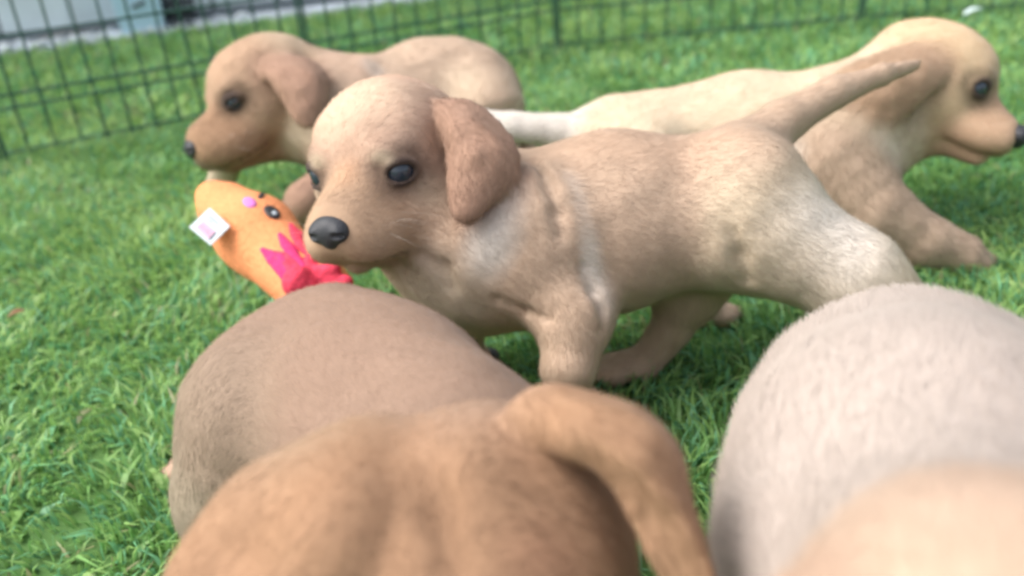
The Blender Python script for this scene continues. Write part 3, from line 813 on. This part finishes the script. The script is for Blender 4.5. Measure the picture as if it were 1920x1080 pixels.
# ---------------- front right: white coat
def white_puppy():
    root = pup_root('white puppy at the front right, seen from above with fluffy back', 1680, 1060)
    S = Sculpt()
    W0 = np.array([.475, .408, .362])
    hb = cdir(0, 1, -.5)
    Fm = Frame(P(1975, 1405, .165), cdir(.1, -.55, .83), cdir(0, .83, .55), 1.0)
    S.cone(P(1712, 800, .40), P(1732, 950, .31), .060, .055, k=.03, hd=-hb)
    for q in S.p: q['hd'] = unit(hb)
    S.cone(P(1720, 950, .31), P(1800, 1180, .235), .053, .040, k=.05, hd=hb)
    S.cone(P(1800, 1180, .235), Fm(-.02, 0, -.01), .042, .036, k=.02, hd=hb)
    S.ell(P(1700, 800, .41), np.eye(3), (.060, .054, .054), k=.02, hd=hb)
    head(S, Fm, CREAM * np.array([.88, .82, .84]), PINK * .82, PINK * .75, [hang_ear(1, -.010, .85), hang_ear(-1, -.010, .85)])
    # haunches
    S.cone(P(1590, 850, .39), P(1568, 1100, .290), .036, .0300, k=.03, hd=hb)
    S.cone(P(1850, 850, .40), P(1900, 1080, .345), .036, .036, k=.03, hd=cdir(.2, .8, -.3))
    S.ell(P(1562, 800, .42), np.eye(3), (.034, .045, .046), k=.014, hd=cdir(-.3, .6, -.3))
    S.ell(P(1870, 800, .42), np.eye(3), (.036, .045, .046), k=.02, hd=cdir(.3, .6, -.3))
    for px, sx in ((1520, -1), (1880, 1)):
        a = P(px, 860, .42); g = np.array([a[0] + sx * .004, a[1] - .02, 0])
        S.chain([a, a * .5 + g * .5 + np.array([0, .015, 0]), g + np.array([0, .02, .014]), g + UPW * .012], [.036, .022, .014, .012], k=.016, hd=cdir(0, -1, 0))
        paw(S, g, (0, -1, 0), W0)
    for px, sx in ((1560, -1), (1900, 1)):
        a = P(px, 1080, .28); g = np.array([a[0], a[1], 0])
        S.chain([a, a * .5 + g * .5, g + UPW * .014], [.032, .019, .014], k=.016, hd=cdir(0, -1, 0))
        paw(S, g, (0, -1, 0), W0)
    S.chain([P(1690, 720, .45), P(1690, 740, .50), P(1690, 800, .53)], [.016, .011, .005], k=.012, hd=cdir(0, -.3, -1))
    S.blob(P(1700, 900, .30), .07, W0 * np.array([.90, .86, .84]), .5, .9)
    S.blob(P(1880, 1000, .18), .05, np.array([.46, .33, .26]), .7, .9)
    build(root, S, W0, .0021, 170000, length=.0085, width=.00022, lift=.34, jitter=.14)
    head_parts(root, Fm); shift_children(root)

# ---------------- the plush toy
def toy():
    g = G(500, 560); root = thing('plush_toy', 'orange plush toy with a sewn face, red spiky trim and white tag', 'dog toy', (g[0], g[1], 0))
    OR = plain('orange_plush', (.80, .30, .13), .95, .2, .12, 300, .5)
    RD = plain('red_plush', (.66, .055, .10), .9, .2, .25, 260, .5); PK = plain('pink_stitching', (.62, .20, .55), .8)
    BK = plain('black_stitching', (.02, .018, .02), .5); TG = plain('white_care_tag', (.47, .53, .57), .6)
    RP = plain('hot_pink_plush', (.62, .045, .16), .9, .2, .2, 200, .4)
    S = Sculpt(); z0, z1 = .72, .66
    S.cone(P(428, 395, z0), P(480, 440, .70), .0235, .0275, k=.02)
    S.cone(P(480, 440, .70), P(590, 540, z1), .0275, .0265, k=.02)
    S.ball(P(395, 368, .725), .011, k=.012)
    me, V, Q, col, hd = S.mesh('body', h=.0016, base=(.7, .3, .1)); link('body', me, OR, root)
    def on(px, py, lift=.0):      # the point of the toy's surface behind that pixel
        Z = np.linspace(.60, .74, 400); X = np.array([P(px, py, q) for q in Z]); d = S.ev(X)
        i = np.argmax(d < 0) if (d < 0).any() else int(np.argmin(d)); return P(px, py, Z[i] - lift), Z[i]
    def patch(name, pts, mat, th=.0016, r=.0):
        T = Sculpt(); c = np.mean(pts, 0); cp = on(*c)[0]
        W_ = [on(*p)[0] for p in pts]
        for i in range(len(W_)): T.tri(W_[i], W_[(i + 1) % len(W_)], cp, th, k=.001)
        me, *_ = T.mesh(name, h=.0007, smooth_it=1); return link(name, me, mat, root)
    el = lambda cx, cy, a, b_, rot, n=12: [(cx + a * math.cos(q) * math.cos(rot) - b_ * math.sin(q) * math.sin(rot), cy + a * math.cos(q) * math.sin(rot) + b_ * math.sin(q) * math.cos(rot)) for q in np.linspace(0, 2 * math.pi, n, endpoint=False)]
    patch('eye', el(510, 398, 15, 8.5, .6), BK)
    patch('eye_glint', el(514, 402, 2.6, 2, .6), TG, .0022)
    patch('eyebrow', el(490, 368, 6, 2.5, -.9, 8), BK)
    patch('cheek', el(468, 380, 11, 7, .45), PK)
    for pts, mt in (([(492, 468), (530, 480), (570, 520), (560, 545), (530, 520), (505, 490)], RP), ([(525, 440), (548, 462), (570, 500), (545, 480), (530, 460)], RP),
                    ([(545, 422), (566, 440), (580, 480), (560, 465), (548, 440)], RD), ([(540, 540), (548, 490), (600, 480), (640, 520), (600, 560)], RD), ([(500, 472), (545, 478), (590, 540), (545, 535)], RD)):
        patch('spiky_trim', pts, mt, .0022)
    # red frills standing up at the lower end
    T = Sculpt()
    for a, b_, ra in (((590, 520, .64), (628, 502, .63), .009), ((600, 535, .64), (650, 528, .63), .010), ((575, 500, .645), (600, 470, .645), .006), ((560, 530, .63), (600, 560, .63), .012)):
        T.cone(P(*a), P(*b_), ra, ra * .5, k=.005)
    me, *_ = T.mesh('frill', h=.0014); link('frill', me, RD, root)
    # tag
    a, b_, c_, d_ = P(394, 390, .672), P(432, 425, .662), P(396, 461, .660), P(355, 427, .668)
    n = unit(np.cross(b_ - a, d_ - a)); V = [a, b_, c_, d_] + [q - n * .0008 for q in (a, b_, c_, d_)]
    me = mesh_np('tag', V, [0, 1, 2, 3, 7, 6, 5, 4, 0, 4, 5, 1, 1, 5, 6, 2, 2, 6, 7, 3, 3, 7, 4, 0], 4, False); tg = link('tag', me, TG, root)
    pr = plain('faint_print', (.30, .34, .42), .7); pp = plain('faint_pink_print', (.58, .36, .48), .7)
    nn = n if np.dot(n, CAM - a) > 0 else -n
    def bar_(u0, v0, u1, v1, wd, mt):
        q0 = a + (b_ - a) * u0 + (d_ - a) * v0 + nn * .0012; q1 = a + (b_ - a) * u1 + (d_ - a) * v1 + nn * .0012
        sd_ = unit(np.cross(q1 - q0, nn)) * wd; link('print_line', mesh_np('print_line', [q0 - sd_, q1 - sd_, q1 + sd_, q0 + sd_], [0, 1, 2, 3], 4, False), mt, tg)
    bar_(.22, .22, .66, .22, .0008, pr); bar_(.22, .34, .5, .34, .0006, pr)
    for v in (.55, .66, .76): bar_(.2, v, .8, v, .0016, pp)
    for o in list(root.children) + list(tg.children):
        me = o.data; L = np.array(root.location, F32); q = np.empty(len(me.vertices) * 3, F32); me.vertices.foreach_get('co', q)
        me.vertices.foreach_set('co', (q.reshape(-1, 3) - L).ravel()); me.update()
toy()

# ---------------- small things about the pen
def move_local(root, objs):
    L = np.array(root.location, F32)
    for o in objs:
        me = o.data; q = np.empty(len(me.vertices) * 3, F32); me.vertices.foreach_get('co', q)
        me.vertices.foreach_set('co', (q.reshape(-1, 3) - L).ravel()); me.update()
def small_toy():
    c = G(905, 672, .008); root = thing('chew_toy', 'small black and pink toy half hidden in the grass behind the front puppy', 'dog toy', (c[0], c[1], 0))
    S = Sculpt(); S.cone(c + cdir(-1, 0, 0) * .012, c + cdir(1, .1, 0) * .006, .009, .008, k=.004)
    me, *_ = S.mesh('body', h=.0012); o1 = link('body', me, plain('black_rubber', (.03, .03, .035), .4), root)
    T = Sculpt(); T.ell(c + cdir(.2, .3, 1) * .0085, np.eye(3), (.0055, .004, .004), k=.002)
    me, *_ = T.mesh('pink_knob', h=.0008); o2 = link('pink_knob', me, plain('pink_rubber', (.55, .12, .13), .5), root)
    move_local(root, [o1, o2])
small_toy()
def wall_things():
    g = WA + WD * np.dot(G(300, 80) - WA, WD)
    base = lambda px: (lambda q: WA + WD * np.dot(q - WA, WD) + UPW * .012)(G(px, 72))
    # pale blue tub
    TB = plain('pale_blue_plastic', (.46, .66, .80), .5); DK = plain('dark_plastic', (.03, .04, .05), .5)
    o = base(272) + WN * .042; root = thing('storage_tub', 'pale blue plastic tub standing against the boarded wall', 'tub', o)
    S = Sculpt(); xa = WD; ya = WN
    Rm = np.stack([xa, ya, UPW], 1)
    V, Fc = [], []
    lv = [(.046, 0.), (.054, .125), (.058, .126), (.058, .134), (.051, .134), (.044, .006)]
    for hw, z in lv:
        for sx, sy in ((-1, -1), (1, -1), (1, 1), (-1, 1)): V.append(xa * hw * sx + ya * hw * .75 * sy + UPW * z)
    for i in range(len(lv) - 1):
        for j in range(4): Fc += [i * 4 + j, i * 4 + (j + 1) % 4, (i + 1) * 4 + (j + 1) % 4, (i + 1) * 4 + j]
    Fc += [3, 2, 1, 0, 20, 21, 22, 23]
    ob = link('shell', mesh_np('shell', V, Fc, 4, False), TB, root); bv = ob.modifiers.new('edge', 'BEVEL'); bv.width = .003; bv.segments = 2
    h_ = boxm('handle', xa * -.012 - ya * .036 + UPW * .052, xa * .030 + UPW * .010, ya * -.006, UPW * .007, DK, root)
    # black lattice basket
    o = base(345) + WN * .045; root = thing('lattice_basket', 'round black lattice basket beside the pale blue tub', 'basket', o)
    BKM = plain('black_basket_plastic', (.02, .025, .03), .5)
    def ringm(z, r, t_):
        V, Fc = [], []
        n = 28
        for i in range(n):
            q = 2 * math.pi * i / n; e = xa * math.cos(q) + ya * math.sin(q)
            for dr, dz in ((-t_, -t_), (t_, -t_), (t_, t_), (-t_, t_)): V.append(e * (r + dr) + UPW * (z + dz))
        for i in range(n):
            j = (i + 1) % n
            for k in range(4): Fc += [i * 4 + k, j * 4 + k, j * 4 + (k + 1) % 4, i * 4 + (k + 1) % 4]
        return mesh_np('ring', V, Fc, 4)
    for z, r in ((.003, .030), (.025, .032), (.048, .034), (.072, .036), (.10, .038)): link('ring', ringm(z, r, .0022), BKM, root)
    for i in range(14):
        q = 2 * math.pi * i / 14; e = xa * math.cos(q) + ya * math.sin(q)
        link('stave', tube_mesh('stave', e * .030, e * .038 + UPW * .10, .0018, 6), BKM, root)
    # pebbles and a twig on the path
    ST = [plain('pebble_%d' % i, c, .8, .3, .2, 80) for i, c in enumerate([(.55, .60, .62), (.40, .44, .45), (.62, .66, .66)])]
    import bmesh
    bm = bmesh.new()
    for i in range(90):
        pp = WA + WD * rng.uniform(-.3, .75) + WN * rng.uniform(.004, .065) + UPW * .015; r = rng.uniform(.005, .012)
        for v in bmesh.ops.create_icosphere(bm, subdivisions=2, radius=r)['verts']:
            c = v.co.copy(); f = 1 + .12 * math.sin(c.x * 500 + i) * math.cos(c.y * 400 + i)
            v.co = (c.x * f * 1.2 + pp[0], c.y * f + pp[1], c.z * .6 * f + pp[2])
    me = bpy.data.meshes.new('gravel'); bm.to_mesh(me); bm.free(); me.shade_smooth()
    o = link('gravel', me, plain('grey_white_pebbles', (.50, .55, .57), .8, .3, .35, 60)); o['kind'] = 'stuff'
    tw = Sculpt(); t0 = WA + WD * .30 + WN * .03 + UPW * .022
    tw.chain([t0 - WD * .05, t0 + UPW * .006, t0 + WD * .05 + WN * .01, t0 + WD * .09 + UPW * .01], [.003, .0028, .002, .001], k=.002)
    tw.cone(t0 + WD * .02, t0 + WD * .05 + UPW * .02, .002, .0008, k=.002)
    me, *_ = tw.mesh('fallen_twig', h=.0012); o = link('fallen_twig', me, plain('dark_bark', (.08, .07, .055), .9)); tag(o, 'dark twig lying across the path by the wall', 'twig')
wall_things()
def leaf(name, c, L, wd, ang, col, label, cat, tilt=.2):
    n = 10; V = []
    d = np.array([math.cos(ang), math.sin(ang), tilt]); sd_ = np.array([-math.sin(ang), math.cos(ang), .15])
    for i in range(n + 1):
        t_ = i / n; w_ = wd * math.sin(math.pi * min(1, t_ * .97 + .02)) ** .8; up = .12 * L * math.sin(math.pi * t_)
        for k in (-1, 0, 1): V.append(c + d * (t_ - .5) * L + sd_ * k * w_ + UPW * (up + (.15 * w_ if k else 0)))
    V = V + [v - UPW * .0005 for v in V]; m_ = 3 * (n + 1); Fc = []
    for i in range(n):
        for k in (0, 1):
            a = i * 3 + k; Fc += [a, a + 3, a + 4, a + 1, m_ + a + 1, m_ + a + 4, m_ + a + 3, m_ + a]
    o = link(name, mesh_np(name, V, Fc, 4), plain(name + '_surface', col, .7, .4, .25, 120)); tag(o, label, cat); return o
leaf('fallen_leaf', G(30, 588, .026), .015, .004, .4, (.16, .085, .035), 'small brown dead leaf in the grass near the left edge', 'leaf')
leaf('paper_scrap', G(1824, 22, .03), .035, .006, .1, (.62, .74, .72), 'pale white scrap lying in the grass at the top right', 'scrap')

middle_puppy(); back_left_puppy(); back_right_puppy(); front_puppy(); white_puppy()
